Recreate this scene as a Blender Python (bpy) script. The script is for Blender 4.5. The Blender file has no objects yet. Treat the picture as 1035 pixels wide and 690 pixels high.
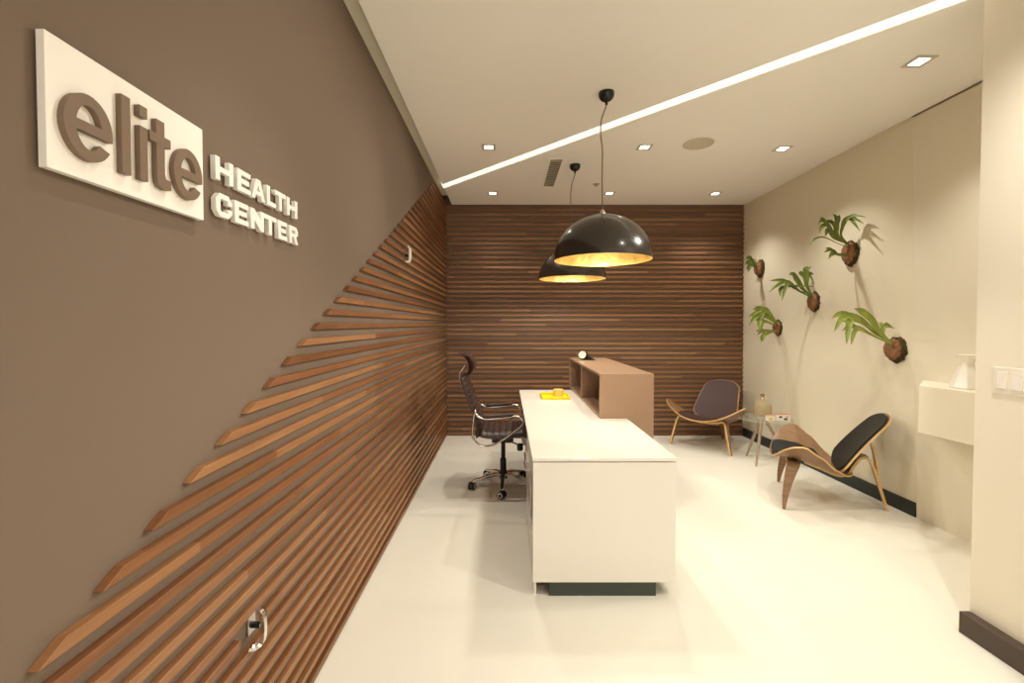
# Reception room with slatted walls, built from procedural geometry only.
import bpy, math, random
from mathutils import Vector, Matrix
random.seed(7)
S = bpy.context.scene
COL = S.collection
R = math.radians

# ------------------------------------------------------------------ materials
def mat(name, col, rough=.5, metal=0., spec=.5, coat=0., trans=0., ior=1.45, noise=0., nscale=8., bump=0., bscale=60., alpha=1., emit=None, estr=0.):
    m = bpy.data.materials.new(name); m.use_nodes = True
    nt = m.node_tree; b = nt.nodes['Principled BSDF']
    b.inputs['Base Color'].default_value = (*col, 1)
    b.inputs['Roughness'].default_value = rough
    b.inputs['Metallic'].default_value = metal
    b.inputs['Specular IOR Level'].default_value = spec
    b.inputs['Coat Weight'].default_value = coat
    b.inputs['Transmission Weight'].default_value = trans
    b.inputs['IOR'].default_value = ior
    b.inputs['Alpha'].default_value = alpha
    if emit:
        b.inputs['Emission Color'].default_value = (*emit, 1)
        b.inputs['Emission Strength'].default_value = estr
    tc = nt.nodes.new('ShaderNodeTexCoord')
    if noise:
        n = nt.nodes.new('ShaderNodeTexNoise'); n.inputs['Scale'].default_value = nscale; n.inputs['Detail'].default_value = 4
        r = nt.nodes.new('ShaderNodeValToRGB')
        r.color_ramp.elements[0].position = .3; r.color_ramp.elements[1].position = .7
        r.color_ramp.elements[0].color = (*[c*(1-noise) for c in col], 1)
        r.color_ramp.elements[1].color = (*[min(1, c*(1+noise)) for c in col], 1)
        nt.links.new(tc.outputs['Object'], n.inputs['Vector'])
        nt.links.new(n.outputs['Fac'], r.inputs['Fac']); nt.links.new(r.outputs['Color'], b.inputs['Base Color'])
    if bump:
        n2 = nt.nodes.new('ShaderNodeTexNoise'); n2.inputs['Scale'].default_value = bscale; n2.inputs['Detail'].default_value = 3
        bp = nt.nodes.new('ShaderNodeBump'); bp.inputs['Strength'].default_value = bump; bp.inputs['Distance'].default_value = .01
        nt.links.new(tc.outputs['Object'], n2.inputs['Vector'])
        nt.links.new(n2.outputs['Fac'], bp.inputs['Height']); nt.links.new(bp.outputs['Normal'], b.inputs['Normal'])
    return m

def hexc(h):
    v = [int(h[i:i+2], 16)/255 for i in (0, 2, 4)]
    return tuple(c/12.92 if c <= .04045 else ((c+.055)/1.055)**2.4 for c in v)

PITCH, Z0, FACE, TH = .0620, .013, .0255, .0215     # slat pitch, first slat, face height, thickness

def slat_wood(name, along):
    """walnut, each slat (and each plank along a slat) with its own tone and a lengthwise grain"""
    m = bpy.data.materials.new(name); m.use_nodes = True
    nt = m.node_tree; N = nt.nodes; L = nt.links; b = N['Principled BSDF']
    tc = N.new('ShaderNodeTexCoord'); sp = N.new('ShaderNodeSeparateXYZ'); L.new(tc.outputs['Object'], sp.inputs[0])
    def mth(op, a, bb):
        q = N.new('ShaderNodeMath'); q.operation = op
        for i, v in enumerate((a, bb)):
            if v is None: continue
            if isinstance(v, (int, float)): q.inputs[i].default_value = v
            else: L.new(v, q.inputs[i])
        return q.outputs[0]
    k = mth('FLOOR', mth('DIVIDE', mth('SUBTRACT', sp.outputs['Z'], Z0-.01), PITCH), None)
    ax = sp.outputs['Y' if along == 'y' else 'X']
    seg = mth('FLOOR', mth('ADD', mth('DIVIDE', ax, 1.55), mth('MULTIPLY', k, .377)), None)
    wn = N.new('ShaderNodeTexWhiteNoise'); wn.noise_dimensions = '2D'
    cb = N.new('ShaderNodeCombineXYZ'); L.new(k, cb.inputs[0]); L.new(seg, cb.inputs[1]); L.new(cb.outputs[0], wn.inputs['Vector'])
    mp = N.new('ShaderNodeMapping'); L.new(tc.outputs['Object'], mp.inputs['Vector'])
    mp.inputs['Scale'].default_value = (60, 3, 60) if along == 'y' else (3, 60, 60)
    gn = N.new('ShaderNodeTexNoise'); gn.inputs['Scale'].default_value = 1.6; gn.inputs['Detail'].default_value = 5
    L.new(mp.outputs[0], gn.inputs['Vector'])
    r = N.new('ShaderNodeValToRGB'); e = r.color_ramp.elements
    e[0].position = 0; e[0].color = (*hexc('59371f'), 1)
    e[1].position = 1; e[1].color = (*hexc('ad8056'), 1)
    for p, c in ((.25, '734828'), (.5, '875835'), (.75, '986a44')):
        x = e.new(p); x.color = (*hexc(c), 1)
    L.new(mth('ADD', mth('MULTIPLY', wn.outputs['Value'], .55), mth('MULTIPLY', gn.outputs['Fac'], .5)), r.inputs['Fac'])
    L.new(r.outputs['Color'], b.inputs['Base Color'])
    b.inputs['Roughness'].default_value = .36
    b.inputs['Specular IOR Level'].default_value = .4
    return m

def grain(name, c1, c2, rough=.4, scale=(4, 40, 40), coat=0.):
    m = bpy.data.materials.new(name); m.use_nodes = True
    nt = m.node_tree; N = nt.nodes; L = nt.links; b = N['Principled BSDF']
    tc = N.new('ShaderNodeTexCoord'); mp = N.new('ShaderNodeMapping'); mp.inputs['Scale'].default_value = scale
    L.new(tc.outputs['Object'], mp.inputs['Vector'])
    n = N.new('ShaderNodeTexNoise'); n.inputs['Scale'].default_value = 2; n.inputs['Detail'].default_value = 5; n.inputs['Distortion'].default_value = .6
    L.new(mp.outputs[0], n.inputs['Vector'])
    r = N.new('ShaderNodeValToRGB'); r.color_ramp.elements[0].position = .3; r.color_ramp.elements[1].position = .7
    r.color_ramp.elements[0].color = (*hexc(c1), 1); r.color_ramp.elements[1].color = (*hexc(c2), 1)
    L.new(n.outputs['Fac'], r.inputs['Fac']); L.new(r.outputs['Color'], b.inputs['Base Color'])
    b.inputs['Roughness'].default_value = rough; b.inputs['Coat Weight'].default_value = coat
    return m

M = dict(
    brown=mat('taupe_wall_paint', hexc('7b6a5c'), .75, spec=.25, bump=.02, bscale=200),
    cream=mat('cream_wall_paint', hexc('ece3cb'), .7, spec=.25, bump=.02, bscale=200),
    cream_lit=mat('lit_pier_paint', hexc('f4ecda'), .6, spec=.3),  # cream wall paint lightened to stand for strong light on the pier
    cream2=mat('pale_panel_paint', hexc('eee5d0'), .6, spec=.25),
    ceil=mat('ceiling_paint', hexc('f8f4ec'), .8, spec=.2),
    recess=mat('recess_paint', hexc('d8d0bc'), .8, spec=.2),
    floor=mat('poured_floor', hexc('efebde'), .3, spec=.4, noise=.012, nscale=1.3),
    slaty=slat_wood('walnut_slats_side', 'y'), slatx=slat_wood('walnut_slats_back', 'x'),
    white=mat('white_lacquer', hexc('f2ede2'), .22, spec=.5, coat=.3),
    sign=mat('white_sign_acrylic', hexc('fbf6ee'), .35),
    letter=mat('brown_letter_paint', hexc('7c6653'), .5),
    plinth=mat('dark_plinth', hexc('3f463e'), .5),
    bronze=mat('bronze_laminate', hexc('a1836a'), .33, spec=.5, noise=.02, nscale=3, metal=.15),
    footbrown=mat('bronze_foot', hexc('8a6c42'), .4, metal=.5),
    base_dark=mat('dark_green_skirting', hexc('2d322b'), .45),
    base_brown=mat('brown_skirting', hexc('4c3d33'), .4),
    chrome=mat('chrome', (.8, .78, .74), .12, metal=1.),
    steel=mat('satin_steel', (.6, .58, .54), .3, metal=1.),
    black=mat('black_plastic', (.012, .012, .011), .35),
    blackgloss=mat('black_gloss', (.010, .012, .010), .15),
    leather=mat('dark_brown_leather', hexc('3a2a25'), .38, spec=.5, bump=.15, bscale=150),
    shade_out=mat('bronze_black_lacquer', hexc('2c231c'), .24, spec=.6, coat=.3),
    gold=mat('gold_leaf', hexc('c8a962'), .42, metal=.7, noise=.22, nscale=14, bump=.4, bscale=25),
    bulb=mat('frosted_bulb', (1, .9, .7), .5, emit=(1, .82, .52), estr=14),
    cord=mat('braided_cord', hexc('6f6250'), .6),
    canopy=mat('black_green_canopy', hexc('18201a'), .25),
    lamp=mat('downlight_lens', (1, .97, .9), .5, emit=(1, .93, .8), estr=9),
    strip=mat('light_slot_diffuser', (1, .96, .85), .6, emit=(1, .94, .74), estr=.98),
    trimring=mat('downlight_trim', hexc('c9c2b2'), .4),
    grille=mat('vent_grille', hexc('b6ad98'), .5), grille_dark=mat('vent_shadow', hexc('4a463a'), .8),
    speaker=mat('speaker_mesh', hexc('cfc4ae'), .8, bump=.3, bscale=400),
    walnut=grain('walnut_veneer', '7a5a40', '9c7856', .38),
    ply=grain('pale_ply_edge', 'd2a76a', 'e3bf86', .4),
    padbrown=mat('aubergine_leather_pad', hexc('4a322e'), .5, bump=.1, bscale=120),
    padblack=mat('black_leather_pad', hexc('10130f'), .5, bump=.1, bscale=120),
    legash=grain('grey_ash', '8f7c66', 'ab9880', .45, (40, 40, 4)),
    yellow=mat('yellow_plastic', hexc('f5d90a'), .35), yellow2=mat('amber_block', hexc('f2cf84'), .4),
    paper=mat('white_card', hexc('f3ece4'), .6), pink=mat('peach_print', hexc('e0a080'), .6),
    yprint=mat('yellow_print', hexc('f0c020'), .6), pprint=mat('plum_print', hexc('5c3a48'), .6),
    plate=mat('ivory_switch', hexc('f6efe2'), .3),
    ceramic=mat('white_ceramic', hexc('f6f1e6'), .25, coat=.3),
    bark=mat('bark_disc', hexc('8a6040'), .85, noise=.35, nscale=40, bump=.8, bscale=60),
    moss=mat('dark_moss', hexc('4a3c1e'), .95, noise=.5, nscale=50, bump=1., bscale=90),
    leaf=mat('fern_green', hexc('66742c'), .45, noise=.25, nscale=14),
    leaf2=mat('fern_pale_green', hexc('84903a'), .45, noise=.25, nscale=14),
    clockface=mat('clock_face', hexc('fbf3df'), .4),
    dark=mat('dark_void', hexc('1c1712'), .9),
)
def glass(name, col, rough=0.02):
    m = mat(name, col, rough, trans=1., ior=1.45)
    return m
M['glass'] = mat('clear_glass', (.80, .88, .84), .04, alpha=.07)
M['glassedge'] = mat('green_glass_edge', hexc('9fb3a0'), .1, alpha=.75)
M['smoke'] = mat('smoky_beige_glass', hexc('cdb994'), .08, alpha=.42)

# ------------------------------------------------------------------ mesh building
class MB:
    def __init__(s): s.v = []; s.f = []; s.m = []; s.mats = []; s.cur = 0
    def use(s, m):
        if m not in s.mats: s.mats.append(m)
        s.cur = s.mats.index(m); return s
    def add(s, vs, fs):
        o = len(s.v); s.v += [tuple(v) for v in vs]
        s.f += [tuple(i+o for i in f) for f in fs]; s.m += [s.cur]*len(fs)
        return s
    def box(s, x0, x1, y0, y1, z0, z1):
        return s.add([(x, y, z) for z in (z0, z1) for y in (y0, y1) for x in (x0, x1)],
                     [(0, 2, 3, 1), (4, 5, 7, 6), (0, 1, 5, 4), (2, 6, 7, 3), (0, 4, 6, 2), (1, 3, 7, 5)])
    def prism(s, poly, a, b, plane='xy'):
        n = len(poly)
        def P(p, h):
            return {'xy': (p[0], p[1], h), 'xz': (p[0], h, p[1]), 'yz': (h, p[0], p[1])}[plane]
        vs = [P(p, a) for p in poly]+[P(p, b) for p in poly]
        fs = [tuple(range(n))[::-1], tuple(range(n, 2*n))]
        fs += [(i, (i+1) % n, n+(i+1) % n, n+i) for i in range(n)]
        return s.add(vs, fs)
    def tube(s, path, r, n=10, caps=True, closed=False):
        pts = [Vector(p) for p in path]; m = len(pts); rs = r if isinstance(r, (list, tuple)) else [r]*m
        vs = []; up = None
        for i, p in enumerate(pts):
            if closed: t = pts[(i+1) % m]-pts[i-1]
            else: t = (pts[min(i+1, m-1)]-pts[max(i-1, 0)])
            t.normalize()
            if up is None:
                up = Vector((0, 0, 1)) if abs(t.z) < .9 else Vector((1, 0, 0))
            u = (up-t*up.dot(t)).normalized(); w = t.cross(u); up = u
            for k in range(n):
                a = 2*math.pi*k/n; vs.append(p+(u*math.cos(a)+w*math.sin(a))*rs[i])
        fs = []
        for i in range(m if closed else m-1):
            j = (i+1) % m
            for k in range(n): fs.append((i*n+k, i*n+(k+1) % n, j*n+(k+1) % n, j*n+k))
        if caps and not closed: fs += [tuple(range(n))[::-1], tuple(range((m-1)*n, m*n))]
        return s.add(vs, fs)
    def lathe(s, prof, c=(0, 0, 0), n=32, axis='z', caps=True):
        vs = []
        for (r, h) in prof:
            for k in range(n):
                a = 2*math.pi*k/n; q = (r*math.cos(a), r*math.sin(a))
                p = {'z': (q[0], q[1], h), 'y': (q[0], h, q[1]), 'x': (h, q[0], q[1])}[axis]
                vs.append((c[0]+p[0], c[1]+p[1], c[2]+p[2]))
        fs = []
        for i in range(len(prof)-1):
            for k in range(n): fs.append((i*n+k, i*n+(k+1) % n, (i+1)*n+(k+1) % n, (i+1)*n+k))
        if caps:
            fs += [tuple(range(n))[::-1], tuple(range((len(prof)-1)*n, len(prof)*n))]
        return s.add(vs, fs)
    def strip(s, path, widths, th, wdir, edge=None):
        """bent plywood strip: path, a width along wdir per point, thickness; edge = material of the ply edges"""
        pts = [Vector(p) for p in path]; m = len(pts); wd = Vector(wdir); vs = []
        for i, p in enumerate(pts):
            t = (pts[min(i+1, m-1)]-pts[max(i-1, 0)]).normalized(); n = t.cross(wd).normalized()
            w = widths[i]/2
            for a, b in ((-1, -1), (1, -1), (1, 1), (-1, 1)): vs.append(p+wd*w*a+n*th/2*b)
        faces, edges = [], []
        for i in range(m-1):
            o, q = i*4, i*4+4
            for k in range(4):
                (faces if k in (0, 2) else edges).append((o+k, o+(k+1) % 4, q+(k+1) % 4, q+k))
        o = (m-1)*4; edges += [(3, 2, 1, 0), (o, o+1, o+2, o+3)]
        base = len(s.v); s.v += [tuple(v) for v in vs]; c = s.cur
        s.f += [tuple(i+base for i in f) for f in faces]; s.m += [c]*len(faces)
        if edge is not None: s.use(edge)
        s.f += [tuple(i+base for i in f) for f in edges]; s.m += [s.cur]*len(edges); s.cur = c
        return s
    def shell(s, fn, nu, nv, th, edge=None):
        """thick sheet over a grid fn(u, v) -> point; edges may take their own material"""
        g = [[Vector(fn(i/nu, j/nv)) for j in range(nv+1)] for i in range(nu+1)]
        top, bot = [], []
        for i in range(nu+1):
            for j in range(nv+1):
                du = g[min(i+1, nu)][j]-g[max(i-1, 0)][j]; dv = g[i][min(j+1, nv)]-g[i][max(j-1, 0)]
                n = du.cross(dv)
                if n.length < 1e-9: n = Vector((0, 0, 1))
                n.normalize(); top.append(g[i][j]+n*th/2); bot.append(g[i][j]-n*th/2)
        W = nv+1; K = len(top); fs = []; es = []
        for i in range(nu):
            for j in range(nv):
                a, b, c, d = i*W+j, (i+1)*W+j, (i+1)*W+j+1, i*W+j+1
                fs.append((a, b, c, d)); fs.append((K+d, K+c, K+b, K+a))
        ring = [i*W for i in range(nu+1)]+[nu*W+j for j in range(1, nv+1)]+[i*W+nv for i in range(nu-1, -1, -1)]+[j for j in range(nv-1, 0, -1)]
        for i, a in enumerate(ring):
            b = ring[(i+1) % len(ring)]; es.append((b, a, K+a, K+b))
        base = len(s.v); s.v += [tuple(v) for v in top+bot]; c = s.cur
        s.f += [tuple(i+base for i in f) for f in fs]; s.m += [c]*len(fs)
        if edge is not None: s.use(edge)
        s.f += [tuple(i+base for i in f) for f in es]; s.m += [s.cur]*len(es); s.cur = c
        return s
    def build(s, name, parent=None, mat=None, smooth=False, bevel=0., angle=40, seg=2, subsurf=0):
        me = bpy.data.meshes.new(name); me.from_pydata(s.v, [], s.f)
        if mat is not None: me.materials.append(M[mat])
        else:
            for m in s.mats: me.materials.append(M[m])
            me.polygons.foreach_set('material_index', s.m)
        me.validate(); me.update()
        import bmesh
        bm = bmesh.new(); bm.from_mesh(me); bmesh.ops.recalc_face_normals(bm, faces=bm.faces)
        bm.to_mesh(me); bm.free()
        if smooth:
            me.polygons.foreach_set('use_smooth', [True]*len(me.polygons)); me.set_sharp_from_angle(angle=R(angle))
        o = bpy.data.objects.new(name, me); COL.objects.link(o)
        if parent is not None: o.parent = parent
        if bevel:
            b = o.modifiers.new('bevel', 'BEVEL'); b.width = bevel; b.segments = seg; b.limit_method = 'ANGLE'; b.angle_limit = R(35)
        if subsurf:
            q = o.modifiers.new('sub', 'SUBSURF'); q.levels = q.render_levels = subsurf
        return o

def tag(o, label, cat, group=None, kind=None):
    o['label'] = label; o['category'] = cat
    if group: o['group'] = group
    if kind: o['kind'] = kind
    return o
def empty(name, loc, rz=0., label=None, cat=None, group=None):
    o = bpy.data.objects.new(name, None); o.empty_display_size = .1; COL.objects.link(o)
    o.location = loc; o.rotation_euler = (0, 0, rz)
    if label: tag(o, label, cat, group)
    return o
def struct(o, label=None):
    o['kind'] = 'structure'
    if label: o['label'] = label
    return o
def copy_tree(o, parent=None):
    c = o.copy(); COL.objects.link(c); c.parent = parent
    for ch in list(o.children): copy_tree(ch, c)
    return c
def arc(c, r, a0, a1, n, ry=None):
    ry = r if ry is None else ry
    return [(c[0]+r*math.cos(R(a0+(a1-a0)*i/n)), c[1]+ry*math.sin(R(a0+(a1-a0)*i/n))) for i in range(n+1)]
def smooth_path(pts, n=6):
    """Catmull-Rom through the points"""
    P = [Vector(p) for p in pts]; P = [P[0]*2-P[1]]+P+[P[-1]*2-P[-2]]; out = []
    for i in range(1, len(P)-2):
        for k in range(n):
            t = k/n; a, b, c, d = P[i-1], P[i], P[i+1], P[i+2]
            out.append(.5*((2*b)+(c-a)*t+(2*a-5*b+4*c-d)*t*t+(3*b-3*c+d-a)*t**3))
    out.append(P[-2]); return out
def lerp_list(vals, n):
    out = []
    for i in range(n):
        t = i/(n-1)*(len(vals)-1); k = min(int(t), len(vals)-2); out.append(vals[k]+(vals[k+1]-vals[k])*(t-k))
    return out
PLANTS = [([3.05, 5.39, 2.135],
  [(0.0419, 'f', [(3.016, 5.37, 2.139), (2.963, 5.365, 2.2), (2.905, 5.35, 2.235), (2.827, 5.325, 2.225)]),
   (0.0359, 'n', [(3.01, 5.37, 2.123), (2.954, 5.37, 2.163), (2.917, 5.37, 2.145), (2.911, 5.37, 2.092)]),
   (0.0359, 'f', [(3.01, 5.37, 2.145), (2.984, 5.393, 2.219), (2.977, 5.46, 2.257)]),
   (0.0299, 'n', [(3.007, 5.37, 2.139), (2.932, 5.348, 2.173), (2.819, 5.28, 2.173)])]),
 ([3.021, 3.93, 2.088],
  [(0.0114, 'n',
    [(2.94, 3.91, 2.133), (2.884, 3.906, 2.168), (2.806, 3.895, 2.201), (2.731, 3.876, 2.214), (2.661, 3.85, 2.196), (2.608, 3.816, 2.16), (2.561, 3.775, 2.119)]),
   (0.0393, 'f', [(2.931, 3.91, 2.16), (2.893, 3.907, 2.229), (2.868, 3.899, 2.306), (2.839, 3.885, 2.372), (2.798, 3.865, 2.419)]),
   (0.0349, 'f', [(2.927, 3.91, 2.16), (2.863, 3.903, 2.237), (2.785, 3.882, 2.311), (2.708, 3.847, 2.333), (2.644, 3.798, 2.313)]),
   (0.0306, 'e',
    [(2.936, 3.91, 2.151), (2.921, 3.904, 2.228), (2.911, 3.884, 2.294), (2.91, 3.852, 2.347), (2.926, 3.806, 2.362), (2.932, 3.748, 2.336), (2.926, 3.676, 2.303)]),
   (0.0262, 'f', [(2.942, 3.91, 2.046), (2.904, 3.907, 2.063), (2.854, 3.899, 2.092), (2.809, 3.885, 2.094), (2.755, 3.865, 2.089)]),
   (0.0262, 'n', [(2.922, 3.91, 2.168), (2.853, 3.9, 2.21), (2.778, 3.87, 2.274), (2.721, 3.82, 2.208)]),
   (0.0227, 'n', [(2.933, 3.91, 2.155), (2.9, 3.91, 2.203), (2.859, 3.91, 2.256), (2.815, 3.91, 2.291)]),
   (0.0157, 'n', [(2.906, 3.91, 2.064), (2.863, 3.899, 2.07), (2.795, 3.865, 2.044)])]),
 ([3.034, 4.405, 1.686],
  [(0.0441, 'n', [(2.959, 4.385, 1.723), (2.911, 4.379, 1.799), (2.848, 4.363, 1.873), (2.779, 4.334, 1.933), (2.716, 4.295, 1.938)]),
   (0.0441, 'f', [(2.964, 4.385, 1.716), (2.953, 4.385, 1.825), (2.939, 4.385, 1.913), (2.912, 4.385, 1.989), (2.937, 4.385, 2.044)]),
   (0.0196, 'n', [(2.941, 4.385, 1.888), (2.98, 4.391, 1.957), (3.032, 4.408, 1.948)]),
   (0.0343, 'f', [(2.949, 4.385, 1.716), (2.879, 4.38, 1.781), (2.799, 4.363, 1.835), (2.724, 4.336, 1.863), (2.621, 4.299, 1.825), (2.518, 4.25, 1.772)]),
   (0.0245, 'n', [(2.762, 4.385, 1.868), (2.698, 4.351, 1.822), (2.607, 4.25, 1.722)]),
   (0.0117, 'n', [(2.933, 4.385, 1.749), (2.844, 4.374, 1.798), (2.739, 4.34, 1.846)])]),
 ([3.049, 5.005, 1.422],
  [(0.0501, 'f', [(2.993, 4.985, 1.451), (2.925, 4.979, 1.528), (2.852, 4.963, 1.557), (2.77, 4.934, 1.528), (2.684, 4.895, 1.451)]),
   (0.0501, 'f', [(2.987, 4.985, 1.462), (2.955, 4.982, 1.557), (2.892, 4.974, 1.615), (2.812, 4.96, 1.6), (2.744, 4.94, 1.557)]),
   (0.0445, 'f', [(2.982, 4.985, 1.456), (2.946, 4.99, 1.543), (2.896, 5.005, 1.587), (2.872, 5.03, 1.625)]),
   (0.0389, 'f', [(2.989, 4.985, 1.37), (2.928, 4.98, 1.384), (2.856, 4.965, 1.37), (2.79, 4.94, 1.342)]),
   (0.0334, 'n', [(2.931, 4.985, 1.384), (2.881, 4.974, 1.341), (2.828, 4.94, 1.262)]),
   (0.0334, 'f', [(2.982, 4.985, 1.433), (2.909, 4.975, 1.485), (2.82, 4.945, 1.491), (2.758, 4.895, 1.451)])]),
 ([3.035, 3.48, 1.266],
  [(0.0464, 'n', [(2.943, 3.46, 1.293), (2.894, 3.457, 1.397), (2.826, 3.449, 1.487), (2.743, 3.435, 1.547), (2.662, 3.415, 1.58)]),
   (0.0464, 'f', [(2.939, 3.46, 1.293), (2.842, 3.455, 1.417), (2.738, 3.438, 1.487), (2.627, 3.411, 1.513), (2.54, 3.374, 1.477), (2.46, 3.325, 1.404)]),
   (0.0309, 'f', [(2.935, 3.46, 1.289), (2.829, 3.45, 1.377), (2.715, 3.421, 1.422), (2.597, 3.371, 1.428), (2.497, 3.302, 1.415)]),
   (0.0309, 'n', [(2.939, 3.46, 1.297), (2.858, 3.461, 1.397), (2.78, 3.466, 1.468), (2.704, 3.473, 1.498), (2.631, 3.482, 1.502)]),
   (0.0271, 'f', [(2.947, 3.46, 1.293), (2.932, 3.467, 1.377), (2.957, 3.49, 1.457), (3.021, 3.527, 1.478)])])]
# ------------------------------------------------------------------ room
LW, RW, BW, REAR = -.80, 3.10, 5.82, -3.2
CH, UP = 3.0, 3.047
NX, NY = 2.20, 2.084          # corner of the near pier on the right
struct(MB().box(LW-.1, RW+.3, REAR-.1, BW+.1, -.1, 0).build('floor', mat='floor'))
struct(MB().box(LW-.12, LW, REAR-.1, BW+.1, 0, 3.35).build('wall_left', mat='brown'))
struct(MB().box(LW, RW, BW, BW+.12, 0, 3.35).build('wall_back', mat='brown'))
def wall_x(y, z):              # the right wall leans in slightly towards its top
    return RW-(.094-.076*max(0, min(1, (y-3.34)/2.44)))*z/3
def lean(y0, y1, z0, z1, d=0.):
    return [(wall_x(y0, z0)-d, y0, z0), (RW+.14, y0, z0), (RW+.14, y1, z0), (wall_x(y1, z0)-d, y1, z0),
            (wall_x(y0, z1)-d, y0, z1), (RW+.14, y0, z1), (RW+.14, y1, z1), (wall_x(y1, z1)-d, y1, z1)]
BOXF = [(0, 3, 2, 1), (4, 5, 6, 7), (0, 1, 5, 4), (1, 2, 6, 5), (2, 3, 7, 6), (3, 0, 4, 7)]
struct(MB().add(lean(3.335, BW+.1, 0, 3.35), BOXF).build('wall_right', mat='cream'))
struct(MB().add(lean(1.9, 3.331, 0, 2.985, .003), BOXF).add([(p[0]+.02, p[1], p[2]) for p in lean(1.9, 3.331, 2.985, 3.35)], BOXF).build('wall_right_panel', mat='cream2'))
struct(MB().box(NX, RW+.12, REAR, NY, 0, 3.35).build('wall_near_right', mat='cream_lit'))
# rear wall: unseen, with a glazed opening added as a source of fill light
WX0, WX1, WZ0, WZ1 = -.6, 2.05, .25, 2.85
struct(MB().box(LW, WX0, REAR-.1, REAR, 0, 3.35).box(WX1, NX, REAR-.1, REAR, 0, 3.35).box(WX0, WX1, REAR-.1, REAR, 0, WZ0).box(WX0, WX1, REAR-.1, REAR, WZ1, 3.35).build('wall_rear', mat='cream'))
wf = MB()
for q in ((WX0, WX0+.05, WZ0, WZ1), (WX1-.05, WX1, WZ0, WZ1), (WX0+.05, WX1-.05, WZ0, WZ0+.05), (WX0+.05, WX1-.05, WZ1-.05, WZ1), (.70, .75, WZ0+.05, WZ1-.05)): wf.box(q[0], q[1], REAR-.07, REAR-.03, q[2], q[3])
struct(wf.build('added_window_1', mat='base_brown'))
struct(MB().box(WX0+.05, .70, REAR-.055, REAR-.049, WZ0+.05, WZ1-.05).box(.75, WX1-.05, REAR-.055, REAR-.049, WZ0+.05, WZ1-.05).build('added_window_2', mat='glass'))
# the ceiling panels, split by the diagonal light slot; a shadow gap runs along three sides
SL = lambda x: 4.373-1.012*x          # far edge of the slot
near = [(-.706, REAR), (NX, REAR), (NX, SL(NX)-.142), (-.706, SL(-.706)-.142)]
far = [(-.706, SL(-.706)), (NX, SL(NX)), (NX, NY), (3.006, NY), (3.006, 3.34), (3.081, 5.78), (-.706, 5.78)]
struct(MB().prism(near, CH, CH+.006).prism(far, CH, CH+.006).build('ceiling', mat='ceil'))
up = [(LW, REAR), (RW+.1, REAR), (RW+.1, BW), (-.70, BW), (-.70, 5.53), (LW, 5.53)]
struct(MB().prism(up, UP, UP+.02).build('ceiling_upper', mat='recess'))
struct(MB().box(LW-.1, RW+.2, REAR-.1, BW+.1, 3.35, 3.4).build('ceiling_slab', mat='dark'))
# skirtings
struct(MB().box(RW-.014, RW, 3.335, 5.79, 0, .11).build('baseboard_right', mat='base_dark', bevel=.002))
struct(MB().box(NX-.052, NX, REAR, NY, 0, .10).build('baseboard_near_right', mat='base_brown', bevel=.003))

# light slot
o = MB().prism([(-.72, SL(-.72)-.146), (NX+.02, SL(NX+.02)-.146), (NX+.02, SL(NX+.02)+.004), (-.72, SL(-.72)+.004)], CH+.0065, CH+.02).build('linear_ceiling_light', mat='strip')
tag(o, 'long diagonal strip of cream light cut across the white ceiling', 'ceiling light')

# ------------------------------------------------------------------ wooden slats
DIAG = lambda z: (z-.508)/.5135       # the slats on the side wall end on a rising diagonal
NS = 49
def left_slats():
    b = MB().use('slaty')
    for k in range(NS):
        z = Z0+PITCH*k; z1 = min(z+FACE, UP-.004)
        y0, y1 = DIAG(z), DIAG(z1); runs = []
        if y0 < -1.4: y0 = y1 = -1.4
        if .485 < z < .57: runs = [(y0, y1, 1.285, 1.285), (1.425, 1.425, BW, BW)]
        else: runs = [(y0, y1, BW, BW)]
        for (a, a2, c, c2) in runs:
            if a >= c: continue
            x0, x1 = LW+.0005, LW+TH
            vs = [(x0, a, z), (x1, a, z), (x1, a2, z1), (x0, a2, z1), (x0, c, z), (x1, c, z), (x1, c2, z1), (x0, c2, z1)]
            b.add(vs, [(0, 1, 2, 3), (7, 6, 5, 4), (0, 4, 5, 1), (1, 5, 6, 2), (2, 6, 7, 3), (3, 7, 4, 0)])
    return b
o = left_slats().build('slat_cladding', bevel=.0012, seg=1)
tag(o, 'walnut slats on the brown left wall, ends stepping up along a rising diagonal', 'wall cladding')
b = MB().use('slatx')
for k in range(NS):
    z = Z0+PITCH*k
    b.box(LW+TH+.001, wall_x(BW, z)-.004, BW-TH, BW-.0005, z, min(z+FACE, UP-.004))
o = b.build('slat_cladding', bevel=.0012, seg=1)
tag(o, 'horizontal walnut slats covering the whole back wall behind the desk', 'wall cladding')

# ------------------------------------------------------------------ sign
sign = MB().box(LW+.006, LW+.021, .761, 1.152, 1.7265, 1.9575).build('sign_board', mat='sign', bevel=.001)
tag(sign, 'white rectangular sign board with raised brown letters reading elite', 'sign')
def glyph(name, contours, x, depth, m, parent):
    """raised letter standing on the left wall: contours in (Y, Z), the first one the outline, the others holes"""
    cu = bpy.data.curves.new(name, 'CURVE'); cu.dimensions = '2D'; cu.fill_mode = 'BOTH'; cu.extrude = depth/2
    for c in contours:
        sp = cu.splines.new('POLY'); sp.points.add(len(c)-1)
        for p, q in zip(sp.points, c): p.co = (q[0], q[1], 0, 1)
        sp.use_cyclic_u = True
    t = bpy.data.objects.new(name, cu); COL.objects.link(t)
    bpy.context.view_layer.update()
    me = bpy.data.meshes.new_from_object(t.evaluated_get(bpy.context.evaluated_depsgraph_get()))
    bpy.data.objects.remove(t)
    for v in me.vertices: v.co = (x+depth/2+v.co.z, v.co.x, v.co.y)
    me.materials.clear(); me.materials.append(M[m]); me.name = name
    o = bpy.data.objects.new(name, me); COL.objects.link(o); o.parent = parent
    return o
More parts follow.
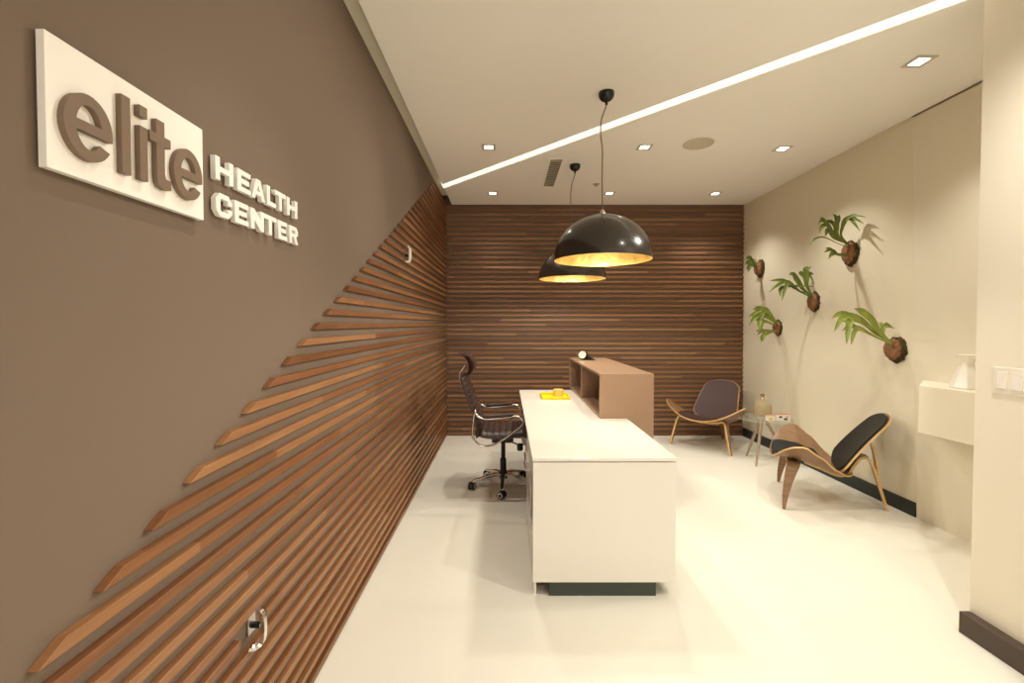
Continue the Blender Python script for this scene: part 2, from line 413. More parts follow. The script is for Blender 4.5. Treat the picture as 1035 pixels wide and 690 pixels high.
def box2(a, b_, c, d): return [(a, c), (b_, c), (b_, d), (a, d)]
def letter_e(y0, y1, z0, z1):
    w, h = y1-y0, z1-z0; st, sv = .235, .165
    cx, cy, rx, ry = .5, .5, .5, .5; ix, iy = .5-st, .5-sv
    def ell(a, rx_, ry_): return (cx+rx_*math.cos(R(a)), cy+ry_*math.sin(R(a)))
    zb = .42; a_out = math.degrees(math.asin((zb-.5)/.5)); a_in = 180-math.degrees(math.asin((zb-.5)/iy))
    P = [(ell(a_out, rx, ry)[0], zb), (ell(a_in, ix, iy)[0], zb)]
    n = 14
    P += [ell(a_in+(322-a_in)*i/n, ix, iy) for i in range(n+1)]
    P += [ell(328-(328-a_out)*i/34, rx, ry) for i in range(34)]
    zh = .575; b0 = math.degrees(math.asin((zh-.5)/iy))
    H = [ell(b0+(180-2*b0)*i/14, ix, iy) for i in range(15)]
    T = lambda L: [(y0+p[0]*w, z0+p[1]*h) for p in L]
    return [T(P), T(H)]
B = 1.46
SX = LW+.0212
glyph('letter_e', letter_e(.779, .876, B+.300, B+.420), SX, .012, 'letter', sign)
glyph('letter_l', [box2(.8965, .9175, B+.303, B+.459)], SX, .012, 'letter', sign)
glyph('letter_i', [box2(.9405, .9605, B+.304, B+.416)], SX, .012, 'letter', sign)
glyph('letter_i_dot', [box2(.9405, .9605, B+.436, B+.459)], SX, .012, 'letter', sign)
t0, t1, t2, t3 = .966, .985, 1.008, 1.026
glyph('letter_t', [[(t1, B+.450), (t2, B+.450), (t2, B+.418), (t3, B+.418), (t3, B+.398), (t2, B+.398), (t2, B+.336), (t2+.003, B+.326), (t3, B+.325), (t3, B+.304),
      (t2, B+.301), (t1+.008, B+.304), (t1+.002, B+.312), (t1, B+.328), (t1, B+.398), (t0, B+.398), (t0, B+.418), (t1, B+.418)]], SX, .012, 'letter', sign)
glyph('letter_e', letter_e(1.035, 1.131, B+.300, B+.420), SX, .012, 'letter', sign)

def cap(ch, a, b_, c, d, s=.019, t=.0145):
    w, h, m = b_-a, d-c, (c+d)/2; x = (a+b_)/2
    if ch == 'H': return [[(a, c), (a+s, c), (a+s, m-t/2), (b_-s, m-t/2), (b_-s, c), (b_, c), (b_, d), (b_-s, d), (b_-s, m+t/2), (a+s, m+t/2), (a+s, d), (a, d)]]
    if ch == 'E': return [[(a, c), (b_, c), (b_, c+t), (a+s, c+t), (a+s, m-t/2), (b_-.008, m-t/2), (b_-.008, m+t/2), (a+s, m+t/2), (a+s, d-t), (b_, d-t), (b_, d), (a, d)]]
    if ch == 'L': return [[(a, c), (b_, c), (b_, c+t), (a+s, c+t), (a+s, d), (a, d)]]
    if ch == 'T': return [[(x-s/2, c), (x+s/2, c), (x+s/2, d-t), (b_, d-t), (b_, d), (a, d), (a, d-t), (x-s/2, d-t)]]
    if ch == 'A':
        k = .012; q = .22*h
        return [[(a, c), (a+s, c), (a+s+q*.3, c+q), (b_-s-q*.3, c+q), (b_-s, c), (b_, c), (x+k, d), (x-k, d)], [(a+s+q*.3+.005, c+q+t*.8), (b_-s-q*.3-.005, c+q+t*.8), (x, d-.017)]]
    if ch == 'N': return [[(a, c), (a+s, c), (a+s, d-.034), (b_-s, c), (b_, c), (b_, d), (b_-s, d), (b_-s, c+.034), (a+s, d), (a, d)]]
    if ch == 'C':
        r = .016
        return [[(a+r, c), (b_-r, c), (b_, c+r), (b_, c+.026), (b_-s, c+.026), (b_-s, c+t), (a+s+.003, c+t), (a+s, c+t+.003), (a+s, d-t-.003), (a+s+.003, d-t), (b_-s, d-t), (b_-s, d-.026), (b_, d-.026), (b_, d-r), (b_-r, d), (a+r, d), (a, d-r), (a, c+r)]]
    if ch == 'R':
        r = .012; q = c+.024
        return [[(a, c), (a+s, c), (a+s, q), (x+.002, q), (b_-s, c), (b_+.002, c), (b_-.014, q+.002), (b_, q+r), (b_, d-r), (b_-r, d), (a, d)], [(a+s, q+t*.85), (b_-s, q+t*.85), (b_-s, d-t), (a+s, d-t)]]
LX = LW+.004
def word(text, spans, c, d, label):
    e = empty('sign_lettering', (LX, spans[0][0], c)); tag(e, label, 'lettering', None)
    e.location = (0, 0, 0)
    for ch, (a, b_) in zip(text, spans):
        glyph('letter_'+ch.lower(), cap(ch, a, b_-.003, c, d), LX, .014, 'sign', e)
word('HEALTH', [(1.206, 1.288), (1.304, 1.374), (1.376, 1.455), (1.464, 1.522), (1.516, 1.590), (1.597, 1.678)], 1.852, 1.915, 'raised white capital letters reading HEALTH on the brown wall')
word('CENTER', [(1.206, 1.280), (1.290, 1.360), (1.370, 1.447), (1.444, 1.524), (1.534, 1.598), (1.612, 1.680)], 1.755, 1.818, 'raised white capital letters reading CENTER on the brown wall')

# ------------------------------------------------------------------ brackets on the slats
def bracket(y, z, h, label, m, w=.016):
    e = empty('wall_bracket', (LW, y, z)); tag(e, label, 'bracket')
    x = 0
    MB().box(x, x+.008, .012, .05, -h*.30, h*.35).build('mounting_plate', e, 'steel', bevel=.002)
    MB().box(x+.008, x+.04, .02, .034, -h*.10, h*.05).build('stem', e, 'black', bevel=.002)
    p = smooth_path([(.040, .012, h*.5), (.052, .010, h*.42), (.056, .010, 0), (.052, .008, -h*.4), (.040, -.004, -h*.5), (.028, -.016, -h*.46)], 5)
    MB().strip(p, [w]*len(p), .012, (0, 1, 0)).tube([(.041, .02, .0), (.056, .012, 0)], .006).build('curved_bar', e, m, smooth=True, bevel=.002)
    return e
bracket(1.335, .530, .10, 'small chrome bracket low on the left wall where two slats are cut away', 'chrome')
bracket(3.44, 1.997, .12, 'small pale curved bracket high on the slats of the left wall', 'ceramic', .045)
o = MB().box(LW+TH, LW+TH+.004, 4.19, 4.25, .44, .49).build('outlet_cover', mat='base_brown', bevel=.001)
tag(o, 'tiny brown outlet cover low on the left slats near the far corner', 'outlet')

# ------------------------------------------------------------------ ceiling fittings
def downlight(x, y, label):
    e = empty('downlight', (x, y, CH)); tag(e, label, 'downlight', 'square recessed downlights')
    a, c = .060, .036
    b = MB()
    for (x0, x1, y0, y1) in ((-a, a, -a, -c), (-a, a, c, a), (-a, -c, -c, c), (c, a, -c, c)): b.box(x0, x1, y0, y1, -.005, 0)
    b.build('trim_frame', e, 'trimring', bevel=.001)
    MB().box(-c, c, -c, c, -.003, 0).build('lens', e, 'lamp')
    return e
for x, y, l in [(-.155, 3.908, 'square downlight in the ceiling just left of the diagonal light strip'),
                (-.163, 5.27, 'square downlight near the back wall, leftmost of the far row'),
                (1.20, 3.908, 'square downlight right of the nearer pendant cord, left of the round speaker'),
                (1.209, 5.27, 'square downlight near the back wall, behind the nearer pendant cord'),
                (2.462, 5.288, 'square downlight near the back wall, rightmost of the far row'),
                (2.421, 3.941, 'square downlight right of the round ceiling speaker'),
                (2.419, 2.646, 'square downlight at upper right, the largest and nearest one')]:
    downlight(x, y, l)
e = empty('ceiling_speaker', (1.637, 3.834, CH)); tag(e, 'flat round ceiling speaker with a pale grille', 'speaker')
MB().lathe([(.128, 0), (.128, -.004), (.12, -.007), (.12, 0)], n=40, caps=False).build('rim', e, 'trimring', smooth=True)
MB().lathe([(.119, 0), (.119, -.004)], n=40).build('grille', e, 'speaker')
e = empty('ceiling_vent', (.468, 4.60, CH)); tag(e, 'long rectangular ceiling vent with slanted grey louvres', 'vent')
b = MB()
for (x0, x1, y0, y1) in ((-.075, .075, -.43, -.405), (-.075, .075, .405, .43), (-.075, -.055, -.405, .405), (.055, .075, -.405, .405)): b.box(x0, x1, y0, y1, -.006, 0)
b.build('frame', e, 'ceil', bevel=.001)
MB().box(-.055, .055, -.405, .405, -.0012, 0).build('backing', e, 'grille_dark')
b = MB()
for k in range(17):
    y = -.42+k*.05
    y0, y1 = max(y, -.404), min(y+.05, .404)
    b.prism([(-.055, y0), (.055, min(y0+.03, .404)), (.055, min(y0+.05, .405)), (-.055, min(y0+.02, .405))], -.005, -.0015)
b.build('louvre', e, 'grille')
e = empty('ceiling_sprinkler', (.985, 4.93, CH)); tag(e, 'tiny sprinkler head on the ceiling beside the nearer pendant cord', 'sprinkler')
MB().lathe([(.038, 0), (.036, -.005), (.012, -.006), (.010, -.02), (.02, -.022), (.02, -.024)], n=20).build('head', e, 'grille', smooth=True)

# ------------------------------------------------------------------ pendant lamps
def pendant(x, y, zr, label, cord):
    e = empty('pendant_lamp', (x, y, CH)); tag(e, label, 'pendant lamp', 'dome pendant lamps over the desk')
    r, h, z = .327, .303, zr-CH
    n = 22
    out = [(r*math.cos(R(90*i/n)), z+h*math.sin(R(90*i/n))) for i in range(n+1)]; out[-1] = (.012, z+h)
    inn = [((r-.006)*math.cos(R(90*i/n)), z+.0+(h-.006)*math.sin(R(90*i/n))) for i in range(n+1)]; inn[-1] = (.012, z+h-.006)
    sh = MB().use('shade_out').lathe(out, n=72, caps=False).lathe([out[0], inn[0]], n=72, caps=False)
    sh.build('shade', e, smooth=True, angle=60)
    MB().lathe(inn, n=72, caps=False).build('shade_lining', e, 'gold', smooth=True, angle=60)
    MB().lathe([(.016, z+h-.012), (.016, z+h+.02), (.006, z+h+.035)], n=16).build('shade_cap', e, 'steel', smooth=True)
    MB().lathe([(.02, z+h-.008), (.022, z+h-.07), (.018, z+h-.075)], n=16).build('lamp_holder', e, 'black', smooth=True)
    MB().lathe([(.004, z+h-.165), (.02, z+h-.16), (.032, z+h-.14), (.034, z+h-.12), (.026, z+h-.095), (.014, z+h-.076)], n=20).build('bulb', e, 'bulb', smooth=True)
    cx, cy = cord[0][0]-x, 0.
    rr = .052
    MB().lathe([(rr, 0), (rr, -.012)]+[(rr*math.cos(R(a)), -.012-.048*math.sin(R(a))) for a in (15, 30, 45, 60, 75)]+[(.009, -.062), (.009, -.078), (.003, -.08)], (cx, cy, 0), n=28).build('ceiling_rose', e, 'canopy', smooth=True, angle=50)
    pts = [(cx, cy, -.078)]+[(a-x, 0, zz-CH) for a, zz in cord[1:]]+[(0, 0, z+h+.03)]
    MB().tube(smooth_path(pts, 6), .0042, 8).build('cord', e, 'cord', smooth=True)
    L = bpy.data.lights.new('pendant_bulb', 'POINT'); L.energy = 5; L.color = (1, .92, .78); L.shadow_soft_size = .035
    lo = bpy.data.objects.new('pendant_bulb_light', L); COL.objects.link(lo); lo.parent = e; lo.location = (0, 0, z+.085)
    L = bpy.data.lights.new('pendant_reflector', 'SPOT'); L.energy = 26; L.color = (1, .93, .80); L.shadow_soft_size = .06; L.spot_size = R(172); L.spot_blend = .25
    lo = bpy.data.objects.new('pendant_reflector_light', L); COL.objects.link(lo); lo.parent = e; lo.location = (0, 0, z+.035)
    return e
pendant(.643, 3.0, 1.888, 'nearer and larger-looking black dome pendant with gold lining over the desk',
        [(.665, 3), (.660, 2.90), (.632, 2.82), (.628, 2.72), (.640, 2.62), (.638, 2.45), (.640, 2.33)])
pendant(.638, 4.345, 1.900, 'farther black dome pendant with gold lining, partly behind the nearer one',
        [(.662, 3), (.660, 2.90), (.630, 2.80), (.622, 2.68), (.628, 2.5), (.632, 2.35)])

# ------------------------------------------------------------------ reception desk
d = empty('reception_desk', (.52, 3.5, 0)); tag(d, 'long white lacquered reception desk with a dark plinth', 'desk')
d.location = (0, 0, 0)
MB().box(.137, .907, 2.345, 4.80, .732, .75).build('desk_top', d, 'white', bevel=.0015)
MB().box(.141, .902, 2.350, 2.368, .080, .727).build('front_panel', d, 'white', bevel=.001)
MB().box(.884, .902, 2.369, 4.78, .080, .727).build('side_panel', d, 'white')
MB().box(.148, .160, 2.372, 2.53, .0, .727).box(.148, .160, 2.80, 3.30, .0, .727).box(.148, .160, 2.53, 2.80, .0, .24).box(.148, .160, 2.53, 2.80, .49, .727).build('side_panel', d, 'white')
MB().box(.20, .86, 4.762, 4.78, .0, .727).build('end_panel', d, 'white')
MB().box(.228, .803, 2.362, 2.40, 0, .078).box(.70, .80, 2.40, 3.30, 0, .078).build('plinth', d, 'plinth')
MB().box(.172, .212, 2.46, 2.52, 0, .08).build('foot', d, 'footbrown')
ped = MB().box(.163, .60, 2.54, 3.28, .05, .66).build('pedestal', d, 'black')
ped2 = MB().box(.150, .1625, 3.32, 3.34, .3, .55).build('side_rail', ped, 'steel')
MB().tube([(.147, 2.95, .545), (.128, 2.95, .545), (.128, 3.15, .545), (.147, 3.15, .545)], .006).build('handle', d, 'chrome', smooth=True)
MB().tube([(.147, 2.95, .485), (.128, 2.95, .485), (.128, 3.15, .485), (.147, 3.15, .485)], .006).build('handle', d, 'chrome', smooth=True)
cbx = MB().box(.150, .20, 4.27, 4.52, .29, .44).build('cable_box', d, 'steel', bevel=.004)
for yy in (4.31, 4.42): MB().box(.146, .150, yy, yy+.06, .33, .40).build('socket', cbx, 'black', bevel=.003)
MB().box(.16, .19, 4.36, 4.43, .44, .731).build('bracket', d, 'steel')

# ------------------------------------------------------------------ bronze shelf cabinet
c = empty('shelf_cabinet', (0, 0, 0)); tag(c, 'bronze-brown open shelf cabinet standing against and above the white desk', 'cabinet')
X0, X1, Y0, Y1, ZB, ZT, t = .700, 1.106, 3.335, 4.96, .7515, 1.086, .018
MB().box(X0, X1, Y0, Y1, ZT-t, ZT).build('top_panel', c, 'bronze', bevel=.001)
MB().box(X0, X1, Y0, Y0+t, ZB, ZT-t).box(.912, X1, Y0, Y0+t, 0, ZB).build('front_panel', c, 'bronze')
MB().box(X0, X1, Y1-t, Y1, ZB, ZT-t).box(.912, X1, Y1-t, Y1, 0, ZB).build('rear_panel', c, 'bronze')
MB().box(X0, X1-t, Y0+t, Y1-t, ZB, ZB+t).build('bottom_panel', c, 'bronze')
MB().box(X0, X1-t, 4.18, 4.198, ZB+t, ZT-t).build('divider', c, 'bronze')
MB().box(X1-t, X1, Y0+t, Y1-t, 0, ZT-t).build('back_panel', c, 'bronze')

# desk clock on the cabinet
k = empty('desk_clock', (.800, 4.66, 1.086), R(-28)); tag(k, 'small round clock with cream face and black tapered body on the cabinet top', 'clock')
tilt = Matrix.Rotation(R(-14), 4, 'X')
def tilted(mb, piv=(0, 0, .05)):
    mb.v = [tuple(tilt @ (Vector(v)-Vector(piv)) + Vector(piv)) for v in mb.v]; return mb
tilted(MB().lathe([(.047, .025), (.050, .018), (.050, -.018), (.046, -.024), (.042, -.024), (.041, -.016)], (0, 0, .052), 32, 'y', caps=False).lathe([(.046, .024), (.046, .026)], (0, 0, .052), 32, 'y')).build('case', k, 'black', smooth=True)
tilted(MB().lathe([(.0415, -.017), (.0415, -.014)], (0, 0, .052), 32, 'y')).build('face', k, 'clockface')
tilted(MB().box(-.001, .001, -.0195, -.018, .052, .078).box(0, .018, -.0195, -.018, .051, .053)).build('hands', k, 'black')
MB().prism([(.02, 0), (.125, 0), (.118, .006), (.04, .05)], -.01, .045, 'xz').build('body', k, 'blackgloss', bevel=.004)

# yellow tray and block
o = MB()
tx0, tx1, ty0, ty1, tz = .333, .598, 4.16, 4.44, .75
o.box(tx0, tx1, ty0, ty1, tz, tz+.006)
for q in ((tx0, tx1, ty0, ty0+.008), (tx0, tx1, ty1-.008, ty1), (tx0, tx0+.008, ty0+.008, ty1-.008), (tx1-.008, tx1, ty0+.008, ty1-.008)): o.box(*q, tz+.006, tz+.030)
o = o.build('tray', mat='yellow', bevel=.003)
tag(o, 'bright yellow shallow tray on the far end of the white desk', 'tray')
o = MB().lathe([(.040, 0), (.046, .004), (.050, .05), (.050, .066), (.044, .070), (.042, .06), (.036, .012)], (.507, 4.34, .7565), 24).build('cup', mat='yellow2', smooth=True)
tag(o, 'pale amber cup standing in the yellow tray', 'cup')

# ------------------------------------------------------------------ office chair
def office_chair():
    e = empty('office_chair', (-.03, 3.98, 0), 0, 'high-backed dark brown ribbed leather office chair with chrome arms behind the desk', 'office chair')
    # seat: channelled cushion
    def cushion(prof, w, th, ribs, amp):
        """profile = centre line of the top surface (x, z) from start to end; a thick padded sheet with cross ribs"""
        P = smooth_path([(p[0], 0, p[1]) for p in prof], 8); n = len(P)-1
        L = [0]
        for i in range(n): L.append(L[-1]+(P[i+1]-P[i]).length)
        NU = ribs*8
        def at(s):
            s *= L[-1]
            for i in range(n):
                if L[i+1] >= s or i == n-1:
                    f = (s-L[i])/(L[i+1]-L[i]); return P[i].lerp(P[i+1], f), (P[i+1]-P[i]).normalized()
        b = MB(); NV = 12; vs = []; fs = []
        for u in range(NU+1):
            p, tg = at(u/NU); nn = Vector((-tg.z, 0, tg.x))
            if nn.z < 0 and abs(tg.x) > abs(tg.z): nn = -nn
            endf = min(1, min(u, NU-u)/4+.35)
            rib = abs(math.sin(math.pi*u/8))**.5
            ring = []
            for v in range(NV+1):
                y = (v/NV*2-1); e_ = (1-abs(y)**6)
                ring.append(p+Vector((0, y*w, 0))+nn*((amp*rib*e_)+th/2*(.35+.65*e_)*endf))
            for v in range(NV, -1, -1):
                y = (v/NV*2-1); e_ = (1-abs(y)**6)
                ring.append(p+Vector((0, y*w, 0))-nn*(th/2*(.35+.65*e_)*endf))
            vs += ring
        K = 2*(NV+1)
        for u in range(NU):
            for v in range(K): fs.append((u*K+v, u*K+(v+1) % K, (u+1)*K+(v+1) % K, (u+1)*K+v))
        fs += [tuple(range(K))[::-1], tuple(range(NU*K, NU*K+K))]
        return b.add(vs, fs)
    cushion([(-.20, .52), (-.10, .505), (.05, .51), (.17, .52), (.235, .49)], .245, .065, 8, .010).build('seat', e, 'leather', smooth=True, angle=70)
    # back leaning away; the normal points to +x (sitter's side)
    def flip(mb): return mb
    cushion([(-.355, 1.01), (-.325, .92), (-.285, .80), (-.235, .68), (-.212, .58), (-.225, .49)], .225, .045, 11, .012).build('backrest', e, 'leather', smooth=True, angle=70)
    # headrest
    hp = smooth_path([(-.375, 0, 1.185), (-.325, 0, 1.18), (-.285, 0, 1.125), (-.285, 0, 1.065), (-.315, 0, 1.02)], 5)
    b = MB(); ths = lerp_list([.012, .05, .065, .055, .014], len(hp)); vs = []; NV = 10
    for i, p in enumerate(hp):
        tg = (hp[min(i+1, len(hp)-1)]-hp[max(i-1, 0)]).normalized(); nn = Vector((tg.z, 0, -tg.x)); ring = []
        for v in range(NV+1):
            y = v/NV*2-1; ring.append(p+Vector((-.02*abs(y)**2*-1, y*.135, 0))+nn*ths[i]/2*(1-.7*abs(y)**4))
        for v in range(NV, -1, -1):
            y = v/NV*2-1; ring.append(p+Vector((.02*abs(y)**2, y*.135, 0))-nn*ths[i]/2*(1-.7*abs(y)**4))
        vs += ring
    K = 2*(NV+1); fs = [(u*K+v, u*K+(v+1) % K, (u+1)*K+(v+1) % K, (u+1)*K+v) for u in range(len(hp)-1) for v in range(K)]
    fs += [tuple(range(K))[::-1], tuple(range((len(hp)-1)*K, len(hp)*K))]
    h = b.add(vs, fs).build('headrest', e, 'leather', smooth=True, angle=70)
    for s in (-1, 1): MB().tube([(-.385, s*.05, .96), (-.385, s*.05, 1.03), (-.34, s*.05, 1.09)], .008).build('headrest_post', h, 'chrome', smooth=True)
    # chrome loop arms
    for s in (-1, 1):
        y = s*.268
        loop = [(-.235, y*.86, .735), (-.225, y, .70), (-.15, y, .668), (-.02, y, .675), (.10, y, .692), (.160, y, .665), (.160, y, .615), (.06, y, .535), (-.06, y*.98, .455), (-.13, y*.9, .43), (-.20, y*.9, .44), (-.250, y*.93, .50), (-.255, y*.9, .60), (-.24, y*.86, .72)]
        ar = MB().tube(smooth_path(loop, 5), .0095, 10).build('armrest', e, 'chrome', smooth=True, angle=60)
        MB().tube(smooth_path([(-.17, y, .680), (-.02, y, .690), (.09, y, .705)], 5), [.012]+[.017]*9+[.012], 10).build('arm_pad', ar, 'leather', smooth=True)
    # mechanism
    MB().box(-.10, .09, -.09, .09, .415, .462).box(-.17, .17, -.025, .025, .44, .470).build('tilt_mechanism', e, 'black', bevel=.008)
    MB().tube([(.05, -.06, .43), (.12, -.16, .425), (.15, -.19, .42)], .006).lathe([(.02, -.05), (.026, -.04), (.026, 0), (.018, .008)], (.145, -.19, .43), 16).build('tension_knob', e, 'black', smooth=True)
    MB().lathe([(.024, .12), (.028, .13), (.028, .25), (.019, .26), (.019, .42)], n=20).build('gas_lift', e, 'black', smooth=True)
    MB().lathe([(.035, .075), (.038, .085), (.036, .13), (.03, .14)], n=20).build('hub', e, 'black', smooth=True)
    for k in range(5):
        a = R(268+72*k); ca, sa = math.cos(a), math.sin(a)
        pts = [(ca*.03, sa*.03, .115), (ca*.12, sa*.12, .108), (ca*.22, sa*.22, .085), (ca*.285, sa*.285, .068)]
        lg = MB().strip(smooth_path(pts, 4), lerp_list([.05, .04, .032, .026], 13), .022, (-sa, ca, 0)).build('leg', e, 'chrome', smooth=True, bevel=.004)
        cs = MB(); b_ = a+R(60)
        ox, oy = ca*.285, sa*.285; dx, dy = math.cos(b_), math.sin(b_)
        for s in (-1, 1):
            cc = Vector((ox-dy*.017*s, oy+dx*.017*s, .033))
            ax = Vector((-dy, dx, 0)); u = Vector((dx, dy, 0)); w = Vector((0, 0, 1)); n = 20
            for (rr, hh, mm) in ((.033, .010, 'black'), (.024, .012, 'chrome'), (.013, .0135, 'black')):
                vs = [cc+ax*hh*q+(u*math.cos(2*math.pi*i/n)+w*math.sin(2*math.pi*i/n))*rr for q in (-1, 1) for i in range(n)]
                fs = [(i, (i+1) % n, n+(i+1) % n, n+i) for i in range(n)]+[tuple(range(n))[::-1], tuple(range(n, 2*n))]
                cs.use(mm).add(vs, fs)
        cs.use('black').tube([(ox, oy, .03), (ox, oy, .072)], .008)
        cs.build('caster', lg)
    return e
office_chair()

# ------------------------------------------------------------------ shell chairs
def shell_chair(cx, cy, fwd, pad, label):
    e = empty('shell_chair', (cx, cy, 0), math.atan2(fwd[1], fwd[0]), label, 'lounge chair', 'plywood shell chairs')
    HW = .455
    def zc(x):
        P = [(-.17, .262), (-.12, .250), (-.02, .268), (.10, .308), (.22, .345), (.33, .358), (.42, .348)]
        for (a, za), (b, zb) in zip(P, P[1:]):
            if x <= b:
                f = max(0, (x-a)/(b-a)); f = f*f*(3-2*f); return za+(zb-za)*f
        return P[-1][1]
    def seat(u, v, lift=0., k=1.):
        t = (u*2-1)*k; a = abs(t)
        xf = .215+.195*max(0, 1-a**2.4)**.55
        xr = -.165+.05*(a/.28)**2 if a < .28 else -.115+.245*((a-.28)/.72)**1.25
        if a > .80:
            g = ((a-.80)/.20); m_ = .20; q = math.sqrt(max(0, 1-g*g*.93)); xr = m_+(xr-m_)*q
        x = xr+(xf-xr)*v if k == 1 else (xr+.16*(1-a*.3))+((xf-.012)-(xr+.16*(1-a*.3)))*v
        y = HW*t
        return (x, y, zc(x)+.185*a**2.0*(1-.15*max(0, (x-.25)/.16))+lift)
    MB().use('walnut').shell(lambda u, v: seat(u, v), 44, 22, .013, 'ply').build('seat_shell', e, smooth=True, angle=40)
    MB().shell(lambda u, v: seat(u, v, .0150, .50), 24, 18, .016).build('seat_pad', e, pad, smooth=True, angle=50)
    # backrest
    dx, dz = -.575, .818; LB = .555
    def hw(s):
        if s < .22: return .150+.115*math.sin(R(90*s/.22))
        return .265-.065*((s-.22)/.78)**1.2
    def back(u, v, lift=0., k=1.):
        s = v; w = hw(s)
        if s > .86: w *= math.sqrt(max(.0, 1-((s-.86)/.14)**2*.62))
        if s < .06: w *= .80+.2*s/.06
        y = (u*2-1)*w*k
        if k < 1: s = .02+.96*s
        crown = .018*(1-abs(u*2-1)**2.5)*(1 if s > .5 else 0)*((s-.5)/.5)**4
        L = s*LB+crown
        x = -.055+dx*L+.26*y*y*1.1+.02*math.sin(math.pi*s); z = .285+dz*L+.10*y*y*0
        return (x+lift*.82, y, z+lift*.57)
    MB().use('walnut').shell(lambda u, v: back(u, v), 24, 30, .013, 'ply').build('back_shell', e, smooth=True, angle=40)
    MB().shell(lambda u, v: back(u, v, .0135, .93), 24, 30, .014).build('back_pad', e, pad, smooth=True, angle=50)
    # front legs: one bent arch, built as two legs and the cross piece under the seat
    for s in (-1, 1):
        pth = smooth_path([(.325, s*.352, 0), (.312, s*.325, .12), (.285, s*.295, .25), (.265, s*.277, .322), (.255, s*.25, .352), (.25, s*.20, .340), (.25, s*.12, .322)], 5)
        MB().use('walnut').strip(pth, lerp_list([.020, .045, .072, .090, .09, .085, .08], len(pth)), .020, (1, 0, 0), 'ply').build('leg', e, smooth=True, angle=40)
    MB().use('walnut').strip([(.25, -.14, .320), (.25, 0, .316), (.25, .14, .320)], [.08]*3, .018, (1, 0, 0), 'ply').build('cross_piece', e)
    pth = smooth_path([(.16, 0, .312), (.04, 0, .272), (-.06, 0, .240), (-.125, 0, .262), (-.165, 0, .335), (-.205, 0, .398), (-.255, 0, .400), (-.295, 0, .325), (-.335, 0, .18), (-.385, 0, .0)], 5)
    MB().use('walnut').strip(pth, lerp_list([.10, .10, .11, .12, .125, .12, .10, .08, .055, .03], len(pth)), .019, (0, 1, 0), 'ply').build('leg', e, smooth=True, angle=40)
    pth = smooth_path([(-.180, 0, .440), (-.215, 0, .515), (-.252, 0, .540), (-.285, 0, .50), (-.310, 0, .37), (-.324, 0, .28)], 5)
    MB().use('walnut').strip(pth, lerp_list([.12, .12, .11, .09, .07, .06], len(pth)), .014, (0, 1, 0), 'ply').build('back_brace', e, smooth=True, angle=40)
    pth = smooth_path([(.02, 0, .259), (-.06, 0, .25), (-.088, 0, .285), (-.125, 0, .345), (-.168, 0, .40)], 5)
    MB().use('walnut').strip(pth, [.10]*len(pth), .010, (0, 1, 0), 'ply').build('back_support', e, smooth=True, angle=40)
    return e
shell_chair(2.479, 5.368, (-.73, -.68), 'padbrown', 'wooden shell chair with aubergine-brown pads in the far corner')
shell_chair(2.642, 3.638, (-.88, .475), 'padblack', 'nearer walnut shell chair with black pads beside the right wall')

# ------------------------------------------------------------------ glass table and what stands on it
tb = empty('side_table', (2.79, 4.80, 0), 0, 'small round glass-topped side table with three slender wooden legs', 'side table')
MB().lathe([(.255, .432), (.260, .436), (.260, .440), (.255, .444)], n=56).build('table_top', tb, 'glass', smooth=True)
MB().lathe([(.2602, .4345), (.2615, .436), (.2615, .440), (.2602, .4415)], n=56, caps=False).build('table_top_edge', tb, 'glassedge', smooth=True)
for fx, fy in ((-.131, .102), (-.227, -.259), (.22, -.10)):
    MB().tube([(fx*.12-.02, fy*.12, .430), (fx*.55-.01, fy*.55, .22), (fx, fy, 0)], [.017, .016, .008], 12).build('leg', tb, 'legash', smooth=True)
MB().lathe([(.045, .418), (.05, .422), (.05, .4318)], (-.02, 0, 0), 24).build('leg_joint', tb, 'legash', smooth=True)
bt = empty('bottle_vase', (2.838, 4.92, .4445), 0, 'smoky beige round-shouldered glass bottle vase on the side table', 'vase')
MB().lathe([(.055, 0), (.088, .004), (.094, .02), (.094, .10), (.086, .135), (.062, .160), (.030, .178), (.020, .190), (.019, .225), (.021, .235), (.016, .235), (.014, .19), (.022, .174), (.055, .152), (.080, .128), (.088, .10), (.088, .02), (.08, .008), (.02, .008)], n=40).build('body', bt, 'smoke', smooth=True, angle=50)
MB().lathe([(.0225, .222), (.0225, .240), (.017, .240), (.017, .222)], n=24, caps=False).build('lip', bt, 'walnut', smooth=True)
def booklet(x, y, rz, w, dp, h, spots, label):
    e = empty('card_box', (x, y, .4445), rz, label, 'box', 'small printed boxes on the glass table')
    MB().box(-w/2, w/2, -dp/2, dp/2, 0, h-.008).build('carton', e, 'paper', bevel=.001)
    MB().box(-w/2-.001, w/2+.001, -dp/2-.001, dp/2+.001, h-.008, h).build('lid', e, 'pink', bevel=.001)
    for (a, b_, c_, d_, m) in spots: MB().box(a, b_, -dp/2-.0012, -dp/2, c_, d_).build('print', e, m)
    return e
booklet(2.772, 4.66, R(4), .085, .03, .062, [(-.02, .02, .008, .034, 'yprint')], 'small white box with yellow print, left one on the glass table')
booklet(2.905, 4.67, R(-3), .145, .03, .072, [(-.04, -.01, .03, .05, 'pprint'), (.01, .045, .008, .030, 'pprint'), (.03, .055, .035, .05, 'pink')], 'wider white box with plum print, right one on the glass table')

